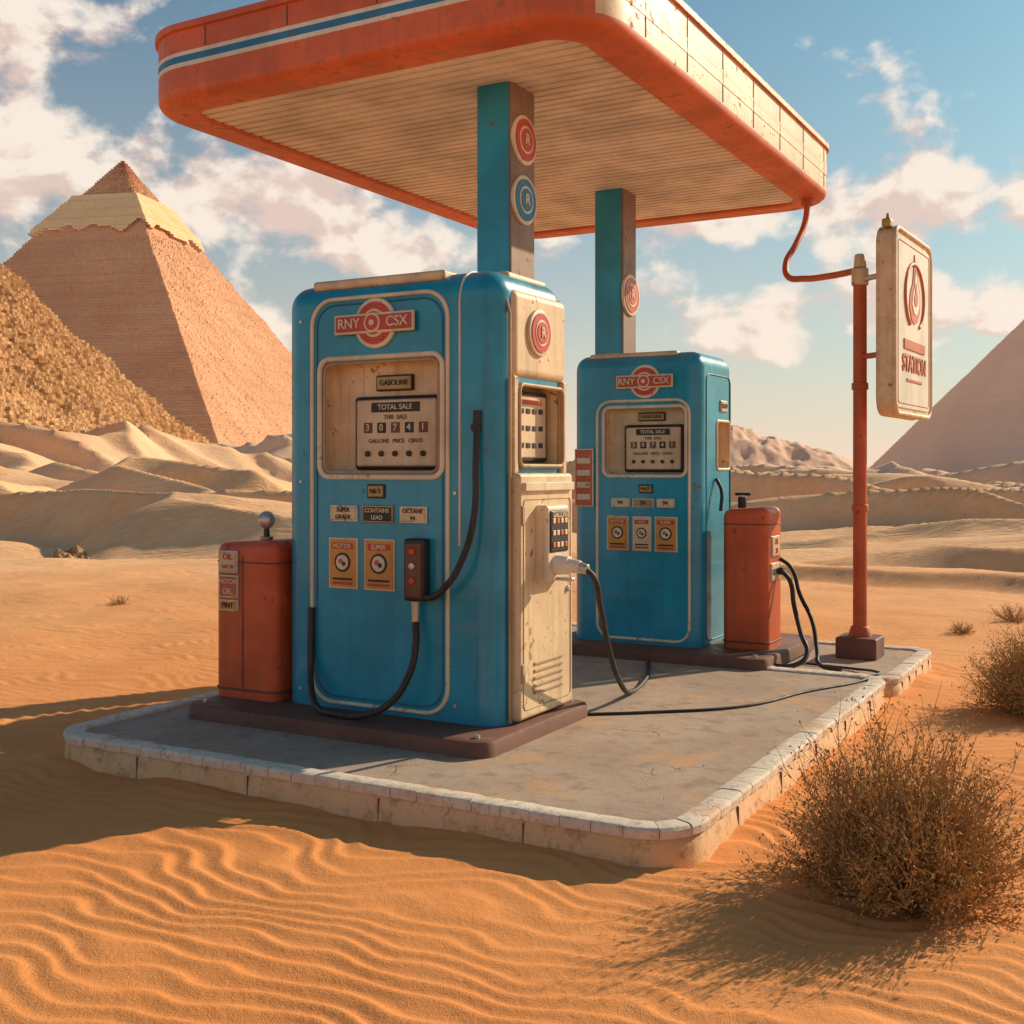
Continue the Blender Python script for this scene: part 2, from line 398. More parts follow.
# ------------------------------------------------------------------ concrete islands
def kerb_island(name,x0,x1,y0,y1,r,top):
    P=empty(name,(*W(0,0),0),ANG)
    def ring(i): return rr(x0,x1,y0,y1,r,i,10)
    loft('kerb_body',P,[(ring(-.012),-.14),(ring(-.008),.02),(ring(0),top-.05),(ring(.004),top-.043),(ring(.09),top-.043)],[KBODY],[0]*4)
    loft('slab',P,[(ring(.088),top-.06),(ring(.088),top-.016)],[SLAB],[0],capt=0)
    pts=ring(0); pts=np.array(pts+[pts[0]]); seg=np.hypot(*(np.diff(pts,axis=0).T)); cum=np.concatenate([[0],np.cumsum(seg)])
    tot=cum[-1]; nb=int(tot/.125)
    def at(s):
        s=s%tot; k=min(np.searchsorted(cum,s,side='right')-1,len(seg)-1)
        while seg[k]<1e-6: k-=1
        f=(s-cum[k])/seg[k]; p=pts[k]*(1-f)+pts[k+1]*f
        def tang(q):
            q=q%tot; kk=min(np.searchsorted(cum,q,side='right')-1,len(seg)-1); return (pts[kk+1]-pts[kk])/max(seg[kk],1e-9)
        t=tang(s-.02)+tang(s+.02); t/=np.linalg.norm(t)
        return p,np.array([t[1],-t[0]])
    V=[];F=[]; rg=np.random.RandomState(3)
    prof=[(.010,-.042),(.014,-.012),(.006,-.002),(-.006,.001),(-.074,.0),(-.086,-.004),(-.089,-.02)]
    for b in range(nb):
        s0=tot*b/nb+.0018; s1=tot*(b+1)/nb-.0018; o=len(V); dz=(rg.rand()-.5)*.005; do=(rg.rand()-.5)*.005; ns=4
        for q in range(ns):
            p,nrm=at(s0+(s1-s0)*q/(ns-1)); sh=0 if 0<q<ns-1 else -.0018
            for a,c in prof:
                pp=p+nrm*(a+do+sh*(1 if a>-.04 else -1)); V.append((pp[0],pp[1],top+c+dz+sh*.6*(c>-.01)))
        m=len(prof)
        for q in range(ns-1):
            for k in range(m-1): F.append((o+q*m+k,o+(q+1)*m+k,o+(q+1)*m+k+1,o+q*m+k+1))
        F.append(tuple(o+k for k in range(m))); F.append(tuple(o+(ns-1)*m+k for k in reversed(range(m))))
    me=bpy.data.meshes.new('kerb_stones'); me.from_pydata(V,[],F)
    bm=bmesh.new(); bm.from_mesh(me); bmesh.ops.recalc_face_normals(bm,faces=bm.faces[:]); bm.to_mesh(me); bm.free()
    link('kerb_stones',me,KTILE,P,smooth=35)
    for k in range(1,5):
        xx=x0+(x1-x0)*k/5+.03*math.sin(k*5)
        rbox('kerb_joint',P,BROWN,(xx-.002,xx+.002),(y0-.010,y0+.01),(-.08,top-.052),.001,1)
    for k in range(1,6):
        yy=y0+(y1-y0)*k/6
        rbox('kerb_joint',P,BROWN,(x1-.01,x1+.010),(yy-.002,yy+.002),(-.08,top-.052),.001,1)
    return P
kerb_island('concrete_island',-3.24,0.02,-.03,3.5,.22,KT)
kerb_island('concrete_island',-3.24,.03,3.56,4.98,.16,KT-.03)

# ------------------------------------------------------------------ badge
def badge(P,c,r,face,wings=0.,txt=('RNY','CSX'),col=None):
    x,y,z=c; col=col or RED
    if face=='front':
        d=lambda k:(x,y-k,z)
    else:
        d=lambda k:(x+k,y,z)
    cyl('badge_rim',P,CREAM2,d(-.004),d(.016),r,bev=.005,seg=40)
    cyl('badge_disc',P,col,d(.010),d(.021),r*.84,seg=40)
    cyl('badge_ring',P,CREAM2,d(.012),d(.024),r*.56,seg=36)
    cyl('badge_core',P,col,d(.016),d(.028),r*.46,seg=36)
    if wings>0:
        rbox('badge_wing',P,CREAM2,(x-wings,x+wings),(y-.030,y-.012),(z-r*.40,z+r*.40),.006)
        rbox('badge_wing_face',P,RED,(x-wings+.012,x+wings-.012),(y-.034,y-.026),(z-r*.30,z+r*.30),.003)
        for sg,s in zip((-1,1),txt): text('badge_text',P,CREAM2,s,r*.55,(x+sg*(wings+r*.40)/2,y-.036,z),face)
        for sg in(-1,1):
            rbox('badge_bar',P,RED,(x-r*.45,x+r*.45),(y-.026,y-.02),(z+sg*r*.62-.008,z+sg*r*.62+.008),.002)
        cyl('badge_hub',P,CREAM2,(x,y-.03,z),(x,y-.041,z),r*.38,seg=30)
        cyl('badge_hub_face',P,RED,(x,y-.036,z),(x,y-.044,z),r*.30,seg=30)
        cyl('badge_hub_dot',P,CREAM2,(x,y-.038,z),(x,y-.046,z),r*.12,seg=20)
    else:
        text('badge_letter',P,CREAM2,'R',r*.62,d(.030),face,ext=.003)

def plate(P,nm,mat,x0,x1,z0,z1,y,lines=None,rim=None,th=.010,tmat=None,face='front'):
    if face=='front':
        if rim: rbox(nm+'_rim',P,rim,(x0,x1),(y-th,y+.004),(z0,z1),.004); x0+=.008;x1-=.008;z0+=.008;z1-=.008; th+=.003
        rbox(nm,P,mat,(x0,x1),(y-th,y+.002),(z0,z1),.003)
        if lines:
            n=len(lines); hh=(z1-z0)/n
            for i,s in enumerate(lines):
                if s: 
                    sz=min(hh*.85,(x1-x0)/max(len(s),1)*1.45)
                    text(nm+'_text',P,tmat or DARK,s,sz,((x0+x1)/2,y-th-.0015,z1-hh*(i+.5)))
    else:
        if rim: rbox(nm+'_rim',P,rim,(y-.004,y+th),(x0,x1),(z0,z1),.004); x0+=.008;x1-=.008;z0+=.008;z1-=.008; th+=.003
        rbox(nm,P,mat,(y-.002,y+th),(x0,x1),(z0,z1),.003)
        if lines:
            n=len(lines); hh=(z1-z0)/n
            for i,s in enumerate(lines):
                if s:
                    sz=min(hh*.85,(x1-x0)/max(len(s),1)*1.45)
                    text(nm+'_text',P,tmat or DARK,s,sz,(y+th+.0015,(x0+x1)/2,z1-hh*(i+.5)),'side')
def sticker(P,x0,x1,z0,z1,y,mat=None,word='MOTOR'):
    plate(P,'sticker',mat or YELLOW,x0,x1,z0,z1,y,None,CREAM2,.008)
    w=x1-x0;h=z1-z0;xm=(x0+x1)/2
    rbox('sticker_band',P,RED,(x0+w*.14,x1-w*.14),(y-.0145,y-.011),(z1-h*.22,z1-h*.10),.001)
    text('sticker_text',P,CREAM2,word,w*.17,(xm,y-.0155,z1-h*.16))
    cyl('sticker_seal',P,DARK,(xm,y-.010,z0+h*.52),(xm,y-.0145,z0+h*.52),w*.27,seg=24)
    cyl('sticker_seal_in',P,CREAM2,(xm,y-.011,z0+h*.52),(xm,y-.016,z0+h*.52),w*.21,seg=24)
    cyl('sticker_seal_dot',P,LABEL,(xm-w*.05,y-.012,z0+h*.54),(xm-w*.05,y-.0175,z0+h*.54),w*.08,seg=12)
    cyl('sticker_seal_dot',P,DARK,(xm+w*.06,y-.012,z0+h*.49),(xm+w*.06,y-.0175,z0+h*.49),w*.07,seg=5)
    rbox('sticker_foot',P,DARK,(x0+w*.16,x1-w*.16),(y-.0145,y-.011),(z0+h*.17,z0+h*.21),.001)
    rbox('sticker_foot',P,RED,(x0+w*.16,x1-w*.16),(y-.0145,y-.011),(z0+h*.08,z0+h*.13),.001)

def dial(P,x0,x1,z0,z1,y):
    w=x1-x0;h=z1-z0
    rbox('dial_bezel',P,DARK,(x0,x1),(y-.03,y+.01),(z0,z1),.02,4)
    rbox('dial_face',P,PAPER,(x0+.018,x1-.018),(y-.036,y-.02),(z0+.018,z1-.018),.012)
    rbox('dial_header',P,DARK,(x0+w*.22,x1-w*.22),(y-.040,y-.034),(z1-h*.22,z1-h*.09),.002)
    text('dial_header_text',P,CREAM2,'TOTAL SALE',h*.10,((x0+x1)/2,y-.0415,z1-h*.155))
    for i in range(5):
        cx=x0+w*(.18+.16*i)
        rbox('digit',P,DARK if i%2 else BROWN,(cx-w*.05,cx+w*.05),(y-.0395,y-.034),(z0+h*.50,z0+h*.64),.002)
        text('digit_text',P,CREAM2,str((i*7+3)%10),h*.13,(cx,y-.041,z0+h*.57))
        cyl('knob',P,DARK,(cx,y-.034,z0+h*.22),(cx,y-.048,z0+h*.22),w*.028,seg=16,bev=.002)
    text('dial_text',P,BROWN,'GALLONS   PRICE   CENTS',h*.075,((x0+x1)/2,y-.0375,z0+h*.39))
    text('dial_text',P,BROWN,'THIS  SALE',h*.08,((x0+x1)/2,y-.0375,z0+h*.71))

def pump_body(P,w,d,h,bev,cuts):
    bm=bmesh.new(); bmesh.ops.create_cube(bm,size=1)
    for v in bm.verts: v.co=Vector(((v.co.x+.5)*w,(v.co.y+.5)*d,.055+(v.co.z+.5)*(h-.055)))
    ed=[e for e in bm.edges if not(e.verts[0].co.z<h/2 and e.verts[1].co.z<h/2)]
    bmesh.ops.bevel(bm,geom=ed,offset=bev,segments=7,profile=.5,affect='EDGES')
    bmesh.ops.recalc_face_normals(bm,faces=bm.faces[:])
    me=bpy.data.meshes.new('body'); bm.to_mesh(me); bm.free()
    o=link('body_tmp',me,None,None)
    cs=[]
    for (a,b,c) in cuts:
        k=rbox('cut',None,None,a,b,c,.03,4); k.modifiers.clear(); cs.append(k)
        md=o.modifiers.new('b','BOOLEAN'); md.object=k; md.operation='DIFFERENCE'; md.solver='EXACT'
    dg=bpy.context.evaluated_depsgraph_get(); dg.update()
    me2=bpy.data.meshes.new_from_object(o.evaluated_get(dg)); me2.name='body'
    for k in cs: bpy.data.objects.remove(k)
    bpy.data.objects.remove(o)
    me2.materials.clear(); me2.materials.append(BLUE); me2.materials.append(CREAM)
    for p in me2.polygons:
        c=p.center; p.material_index=0
        for (a,b,cc) in cuts:
            if a[0]-.001<=c.x<=a[1]+.001 and b[0]-.001<=c.y<=b[1]+.001 and cc[0]-.001<=c.z<=cc[1]+.001 and .006<c.y and c.x<w-.006:
                p.material_index=1
    return link('body',me2,None,P,smooth=32,wn=True)

# ------------------------------------------------------------------ near pump
def gas_pump_a():
    w,d,h=1.295,.70,2.21; D=.082
    Q=empty('gas_pump',(*W(-2.515,.85),KT),ANG)
    pump_body(Q,w,d,h,.115,[((.185+D,.885+D),(-.1,.10),(1.245,1.80)),((w-.13,w+.1),(.165,.615),(1.27,1.68))])
    P=empty('front_panel',(D,0,0),0,Q)
    frame_tube('panel_trim',P,CREAM2,.115,.935,.09,2.12,-.002,.13,.011)
    frame_tube('panel_trim_inner',P,BLUE2,.145,.905,.12,2.09,-.001,.11,.005)
    frame_tube('window_trim',P,CREAM2,.165,.905,1.225,1.82,-.003,.06,.014)
    frame_tube('window_trim_inner',P,TAN,.19,.88,1.25,1.795,.002,.045,.007)
    rbox('top_cap',P,CREAM,(.10,.90),(.02,.45),(h-.035,h+.014),.014)
    rbox('top_cap_side',P,CREAM,(.86,1.14),(.22,.62),(h-.035,h+.018),.02)
    tube('corner_trim',P,CREAM2,[(1.0,.0,.9),(1.0,.0,h-.20),(1.0,.0,h-.14),(1.005,.006,h-.09),(1.01,.03,h-.035),(1.01,.07,h-.008),(1.01,.10,h+.001),(1.01,.3,h+.001)],.006)
    for (vx,vz) in ((.04,.14),(.04,1.2),(.04,2.02),(.975,.14),(.975,1.15)): cyl('screw',P,STEEL,(vx,.003,vz),(vx,-.005,vz),.009,seg=10)
    badge(P,(.516,0,1.985),.125,'front',.24)
    plate(P,'nameplate',BRASS,.455,.675,1.655,1.735,.10,['GASOLINE'],DARK,.02)
    dial(P,.325,.845,1.26,1.63,.10)
    plate(P,'price_tab',BRASS,.465,.57,1.12,1.19,0,['No 5'],DARK)
    plate(P,'plate_left',CREAM,.235,.405,1.0,1.085,0,['SUPER','GRADE'],STEEL)
    plate(P,'plate_mid',DARK,.435,.62,1.0,1.085,0,['CONTAINS','LEAD'],BRASS,tmat=CREAM2)
    plate(P,'plate_right',CREAM,.66,.82,1.0,1.085,0,['OCTANE','94'],STEEL)
    sticker(P,.225,.405,.665,.92,0); sticker(P,.445,.63,.665,.92,0,None,'SUPER')
    rbox('hanger_box',P,DARK,(.715,.835),(-.06,.004),(.63,.93),.015,4)
    rbox('hanger_face',P,BROWN,(.73,.82),(-.067,-.05),(.65,.91),.008)
    for k in range(3): cyl('hanger_button',P,STEEL if k==1 else RED,(.775,-.06,.87-.07*k),(.775,-.078,.87-.07*k),.017,seg=16,bev=.003)
    cyl('hose_ferrule',P,STEEL,(.775,-.04,.63),(.775,-.04,.53),.022,.018)
    cyl('hose_ferrule',P,STEEL,(.80,-.035,.64),(.83,-.04,.66),.02,.02)
    tube('hose_low',P,RUBBER,[(.775,-.04,.54),(.79,-.06,.42),(.765,-.09,.27),(.68,-.13,.14),(.55,-.17,.082),(.40,-.18,.076),(.27,-.15,.088),(.17,-.08,.17),(.128,-.03,.30),(.122,-.02,.46),(.122,-.018,.56)],.017)
    tube('hose_high',P,RUBBER,[(1.105,-.015,1.50),(1.11,-.035,1.30),(1.11,-.05,1.05),(1.06,-.07,.85),(.97,-.08,.71),(.88,-.07,.655),(.83,-.045,.66)],.016)
    cyl('hose_clip',P,DARK,(1.10,.0,1.46),(1.10,-.03,1.46),.024,seg=18,bev=.004)
    cyl('hose_socket',P,DARK,(1.105,-.015,1.47),(1.105,-.015,1.54),.02,.018)
    s=w
    P=empty('side_panel',(0,0,0),0,Q,(1,.87,1))
    rbox('side_upper',P,CREAM,(s-.05,s+.022),(.125,.765),(1.70,2.125),.045,5)
    rbox('side_pillar',P,CREAM,(s-.02,s+.022),(.125,.18),(1.24,1.71),.012)
    rbox('side_pillar_back',P,CREAM,(s-.02,s+.022),(.715,.765),(1.24,1.71),.012)
    rbox('side_cabinet',P,CREAM,(s-.02,s+.055),(.12,.77),(.07,1.245),.022,4)
    frame_tube('side_window_trim',P,TAN,.185,.71,1.28,1.67,s+.022,.04,.010,'x')
    rbox('side_dial_bezel',P,DARK,(s-.135,s-.06),(.21,.69),(1.30,1.65),.012)
    rbox('side_dial_face',P,PAPER,(s-.08,s-.054),(.235,.665),(1.32,1.63),.008)
    for r_ in range(3):
        for k in range(5): rbox('side_digit',P,DARK,(s-.058,s-.049),(.27+.075*k,.315+.075*k),(1.37+.085*r_,1.395+.085*r_),.002)
    rbox('side_dial_header',P,LABEL,(s-.058,s-.049),(.29,.6),(1.585,1.61),.002)
    badge(Q,(s+.022,.35,1.93),.115,'side')
    frame_tube('cabinet_seam',P,TAN,.16,.73,.12,1.12,s+.055,.03,.004,'x')
    tube('side_edge_trim',P,TAN,[(s+.01,.10,.07),(s+.01,.10,2.0),(s-.03,.10,2.13)],.008,False,False)
    plate(P,'side_ledge',CREAM2,.15,.74,1.16,1.20,s+.055,None,None,.02,face='side')
    rbox('meter_box',P,CREAM2,(s+.04,s+.12),(.30,.57),(.72,1.09),.02,4)
    rbox('meter_face',P,DARK,(s+.11,s+.128),(.325,.545),(.86,1.065),.01)
    for r_ in range(3): 
        for k in range(4): rbox('meter_key',P,PAPER if (k+r_)%3 else LABEL,(s+.124,s+.133),(.345+.048*k,.375+.048*k),(.885+.058*r_,.91+.058*r_),.003)
    text('meter_text',P,CREAM2,'GALLONS',.04,(s+.13,.435,1.043),'side')
    cyl('nozzle_body',P,WHITE,(s+.10,.40,.80),(s+.20,.39,.80),.050,.044,bev=.008)
    cyl('nozzle_barrel',P,WHITE,(s+.19,.39,.80),(s+.26,.385,.795),.036,.030,bev=.005)
    cyl('nozzle_collar',P,STEEL,(s+.25,.385,.795),(s+.30,.38,.785),.028,.024,bev=.004)
    rbox('nozzle_lever',P,STEEL,(s+.13,s+.22),(.37,.41),(.725,.742),.006)
    tube('nozzle_hose',Q,RUBBER,[(s+.29,.33,.785),(s+.32,.35,.75),(s+.31,.44,.62),(s+.25,.68,.36),(s+.17,1.0,.13),(s+.06,1.4,.0),(s-.05,1.9,-.002),(s-.25,2.4,-.002)],.015)
    for k in range(5): rbox('louvre',P,TAN,(s+.05,s+.062),(.28,.62),(.18+.035*k,.195+.035*k),.003)
    cyl('door_lock',P,STEEL,(s+.05,.69,.66),(s+.068,.69,.66),.016,seg=16,bev=.003)
    for z in (.25,1.0): rbox('hinge',P,TAN,(s+.05,s+.064),(.135,.165),(z,z+.09),.004)
gas_pump_a()

def gas_pump_b():
    w,d,h=.96,.69,2.07
    P=empty('gas_pump',(*W(-2.20,3.6),KT),ANG)
    pump_body(P,w,d,h,.10,[((.265,.845),(-.1,.09),(1.235,1.68)),((w-.10,w+.1),(.34,.60),(1.27,1.60))])
    frame_tube('panel_trim',P,CREAM2,.20,.885,.09,1.74,-.002,.10,.010)
    frame_tube('window_trim',P,CREAM2,.248,.862,1.218,1.697,-.003,.05,.012)
    rbox('top_cap',P,CREAM,(.12,.78),(.04,.45),(h-.035,h+.010),.014)
    badge(P,(.565,0,1.87),.115,'front',.21)
    plate(P,'nameplate',BRASS,.48,.68,1.60,1.66,.09,['GASOLINE'],DARK,.02)
    dial(P,.375,.82,1.245,1.575,.09)
    plate(P,'price_tab',BRASS,.52,.62,1.10,1.16,0,['No 7'],DARK)
    for a,b,mm in((.31,.45,PAPER),(.47,.63,BRASS),(.65,.78,PAPER)):
        plate(P,'plate',mm,a,b,1.0,1.065,0,['94'],STEEL)
    sticker(P,.275,.44,.70,.94,0); sticker(P,.47,.61,.70,.94,0,PAPER,'LEAD'); sticker(P,.635,.80,.70,.94,0,None,'SUPER')
    plate(P,'notice',LABEL,.03,.175,1.0,1.41,-.008,None,CREAM2,.012)
    for k in range(4): rbox('notice_row',P,CREAM2,(.052,.153),(-.028,-.021),(1.05+.085*k,1.09+.085*k),.002)
    rbox('notice_bracket',P,DARK,(.05,.15),(-.010,.05),(1.1,1.13),.003)
    plate(P,'side_dial',PAPER,.36,.58,1.29,1.58,w-.095,['2 4','7 0','GAL'],DARK,.015,face='side')
    frame_tube('side_window_trim',P,CREAM2,.335,.605,1.265,1.605,w,.03,.010,'x')
    frame_tube('side_trim',P,BLUE2,.12,.62,.09,1.92,w,.06,.006,'x')
    plate(P,'side_plate',CREAM,.40,.54,1.67,1.75,w,['LEAD'],STEEL,face='side')
    tube('hose',P,RUBBER,[(w+.01,.30,1.20),(w+.05,.29,1.12),(w+.06,.25,.98)],.013)
    return P
gas_pump_b()

# ------------------------------------------------------------------ plinths
def plinth(x0,x1,y0,y1,top):
    P=empty('pump_plinth',(*W(0,0),KT),ANG)
    def ring(i): return rr(x0,x1,y0,y1,.09,i,8)
    loft('base_plate',P,[(ring(-.004),-.03),(ring(0),top-.02),(ring(.006),top-.005),(ring(.02),top)],[BROWN],[0]*3,capt=0)
    for bx,by in((x0+.09,y0+.08),(x1-.09,y0+.08),(x1-.09,y1-.08)):
        cyl('bolt',P,STEEL,(bx,by,top-.005),(bx,by,top+.014),.014,seg=6)
plinth(-2.94,-1.12,.56,1.66,.058)
plinth(-2.36,-.72,3.36,4.62,.058)

# ------------------------------------------------------------------ orange oil tanks
def oil_tank(px,py,w,d,h,variant):
    P=empty('oil_tank',(*W(px,py),KT+.055),ANG)
    bm=bmesh.new(); bmesh.ops.create_cube(bm,size=1)
    for v in bm.verts:
        v.co=Vector(((v.co.x+.5)*w,(v.co.y+.5)*d,(v.co.z+.5)*h))
        if v.co.z>h/2 and v.co.x<w/2: v.co.z-=.02
    BV=.055
    ed=[e for e in bm.edges if not(e.verts[0].co.z<h/3 and e.verts[1].co.z<h/3)]
    bmesh.ops.bevel(bm,geom=ed,offset=BV,segments=6,profile=.5,affect='EDGES')
    me=bpy.data.meshes.new('tank_body'); bm.to_mesh(me); bm.free()
    link('tank_body',me,ORANGE,P,smooth=32,wn=True)
    tube('tank_seam',P,BROWN,[(p[0],p[1],.05) for p in rr(0,w,0,d,BV,-.002)],.006,True,False)
    tube('tank_seam',P,BROWN,[(p[0],p[1],h-.12) for p in rr(0,w,0,d,BV,-.001)],.004,True,False)
    if variant==0:
        tube('panel_seam',P,BROWN,[(w*.48,-.001,.06),(w*.48,-.001,h-.09)],.004)
        plate(P,'label_top',CREAM,.045,.175,.66,.78,-.002,['OIL','SAE 30'],STEEL,tmat=RED)
        plate(P,'label_mid',LABEL,.045,.175,.53,.65,-.002,['MOTOR','OIL'],CREAM2,tmat=CREAM2)
        plate(P,'label_low',YELLOW,.045,.175,.46,.52,-.002,['PINT'],CREAM2)
        cyl('gauge_stem',P,DARK,(w*.62,.12,h-.03),(w*.62,.12,h+.06),.02,.014)
        cyl('gauge_collar',P,BRASS,(w*.62,.12,h-.01),(w*.62,.12,h+.012),.034,bev=.004)
        sphere('gauge_globe',P,STEEL,(w*.62,.12,h+.10),.047)
    else:
        plate(P,'label_top',CREAM,.07,.25,.62,.76,w-.001,['OIL','30'],STEEL,tmat=RED,face='side')
        plate(P,'label_mid',PAPER,.06,.26,.46,.58,w-.001,['QUART'],STEEL,tmat=DARK,face='side')
        cyl('cap',P,DARK,(w*.3,.15,h-.02),(w*.3,.15,h+.06),.03,bev=.006)
        cyl('cap',P,STEEL,(w*.3,.15,h+.055),(w*.3,.15,h+.075),.022,bev=.004)
        rbox('cap_lever',P,DARK,(w*.3-.05,w*.3+.06),(.14,.16),(h+.07,h+.09),.004)
        cyl('outlet',P,DARK,(w-.01,.2,.52),(w+.05,.2,.52),.025,bev=.004)
        tube('tank_hose',P,RUBBER,[(w+.04,.2,.52),(w+.09,.2,.46),(w+.13,.16,.30),(w+.20,.08,.12),(w+.26,0,-.0),(w+.20,-.10,-.062),(w+.06,-.16,-.065),(w+.0,-.2,-.065)],.016)
        tube('tank_hose_b',P,RUBBER,[(w+.0,.28,.60),(w+.07,.30,.54),(w+.14,.27,.36),(w+.24,.2,.2),(w+.30,.1,.02),(w+.34,.0,-.055),(w+.5,-.1,-.065)],.014)
oil_tank(-2.945,.80,.42,.36,.84,0)
oil_tank(-1.13,3.72,.32,.34,.96,1)

# ------------------------------------------------------------------ canopy with columns
def canopy():
    P=empty('fuel_station_canopy',(*W(0,0),KT),ANG)
    x0,x1,y0,y1=-3.90,-.84,1.08,5.75
    rad=.42
    def ring(i): return rr(x0,x1,y0,y1,rad,i,18)
    Z=3.42
    rings=[(ring(.25),Z+.05),(ring(.25),Z-.0),(ring(.235),Z-.012),(ring(.06),Z-.013),(ring(.03),Z-.004),(ring(.010),Z+.012),(ring(.002),Z+.03),(ring(0),Z+.05),
           (ring(0),Z+.165),(ring(-.003),Z+.166),(ring(-.003),Z+.190),(ring(-.002),Z+.191),(ring(-.002),Z+.230),(ring(-.003),Z+.231),(ring(-.003),Z+.252),(ring(0),Z+.253),
           (ring(0),Z+.375),(ring(-.02),Z+.378),(ring(-.02),Z+.415),(ring(.02),Z+.425)]
    seg=[0,0,0,0,0,0,0,0,1,1,1,2,1,1,1,0,0,0,3]
    def fn(f,mi):
        if f.normal.x>.80 and f.calc_center_median().z>Z+.06: return 3
        return mi
    loft('fascia',P,rings,[CANO,WHITE,SBLUE,CREAM],seg,capt=3,matfn=fn,smooth=28)
    for k in range(7):
        yy=y0+.62+.6*k
        if yy<y1-.3: rbox('fascia_joint',P,TAN,(x1-.001,x1+.005),(yy-.004,yy+.004),(Z+.06,Z+.37),.002)
    for k in range(5):
        xx=x0+.62+.6*k
        if xx<x1-.3: rbox('fascia_joint',P,BROWN,(xx-.003,xx+.003),(y0-.004,y0+.001),(Z+.26,Z+.37),.001)
    xs0,xs1,ys0,ys1=x0+.2,x1-.2,y0+.2,y1-.2
    V=[];F=[];p=.086;n=int((ys1-ys0)/p)
    prof=[(0,0),(.70,0),(.74,.035),(.96,.035)]
    yy=[]
    for k in range(n):
        for a,b in prof: yy.append((ys0+(k+a)*p,Z+.008+b))
    for (y,z) in yy: V+= [(xs0,y,z),(xs1,y,z)]
    for k in range(len(yy)-1): F.append((2*k,2*k+2,2*k+3,2*k+1))
    me=bpy.data.meshes.new('soffit'); me.from_pydata(V,[],F); link('soffit',me,CEIL,P)
    for (cx,cy,wx,wy,bad) in((-1.81,1.95,.21,.30,((3.13,RED,.14),(2.79,SBLUE,.14))),(-2.27,4.5,.23,.27,((2.62,RED,.16),))):
        rbox('column',P,BLUE,(cx-wx/2,cx+wx/2),(cy-wy/2,cy+wy/2),(-.02,Z+.03),.018,4)
        rbox('column_side_plate',P,COLTAN,(cx+wx/2-.004,cx+wx/2+.012),(cy-wy/2+.012,cy+wy/2-.012),(1.6,Z+.02),.006)
        rbox('column_foot',P,BROWN,(cx-wx/2-.03,cx+wx/2+.03),(cy-wy/2-.03,cy+wy/2+.03),(-.02,.09),.01)
        for z,c,r in bad: badge(P,(cx+wx/2+.012,cy,z),r,'side',0,col=c)
    tube('conduit',P,PRED,[(-.98,5.35,3.44),(-.99,5.33,3.25),(-1.02,5.15,3.02),(-1.06,5.02,2.86),(-1.02,4.93,2.74),(-.86,4.80,2.69),(-.62,4.62,2.665),(-.37,4.44,2.66)],.024)
    cyl('conduit_flange',P,PRED,(-.98,5.35,3.36),(-.98,5.35,3.42),.05,bev=.006)
canopy()

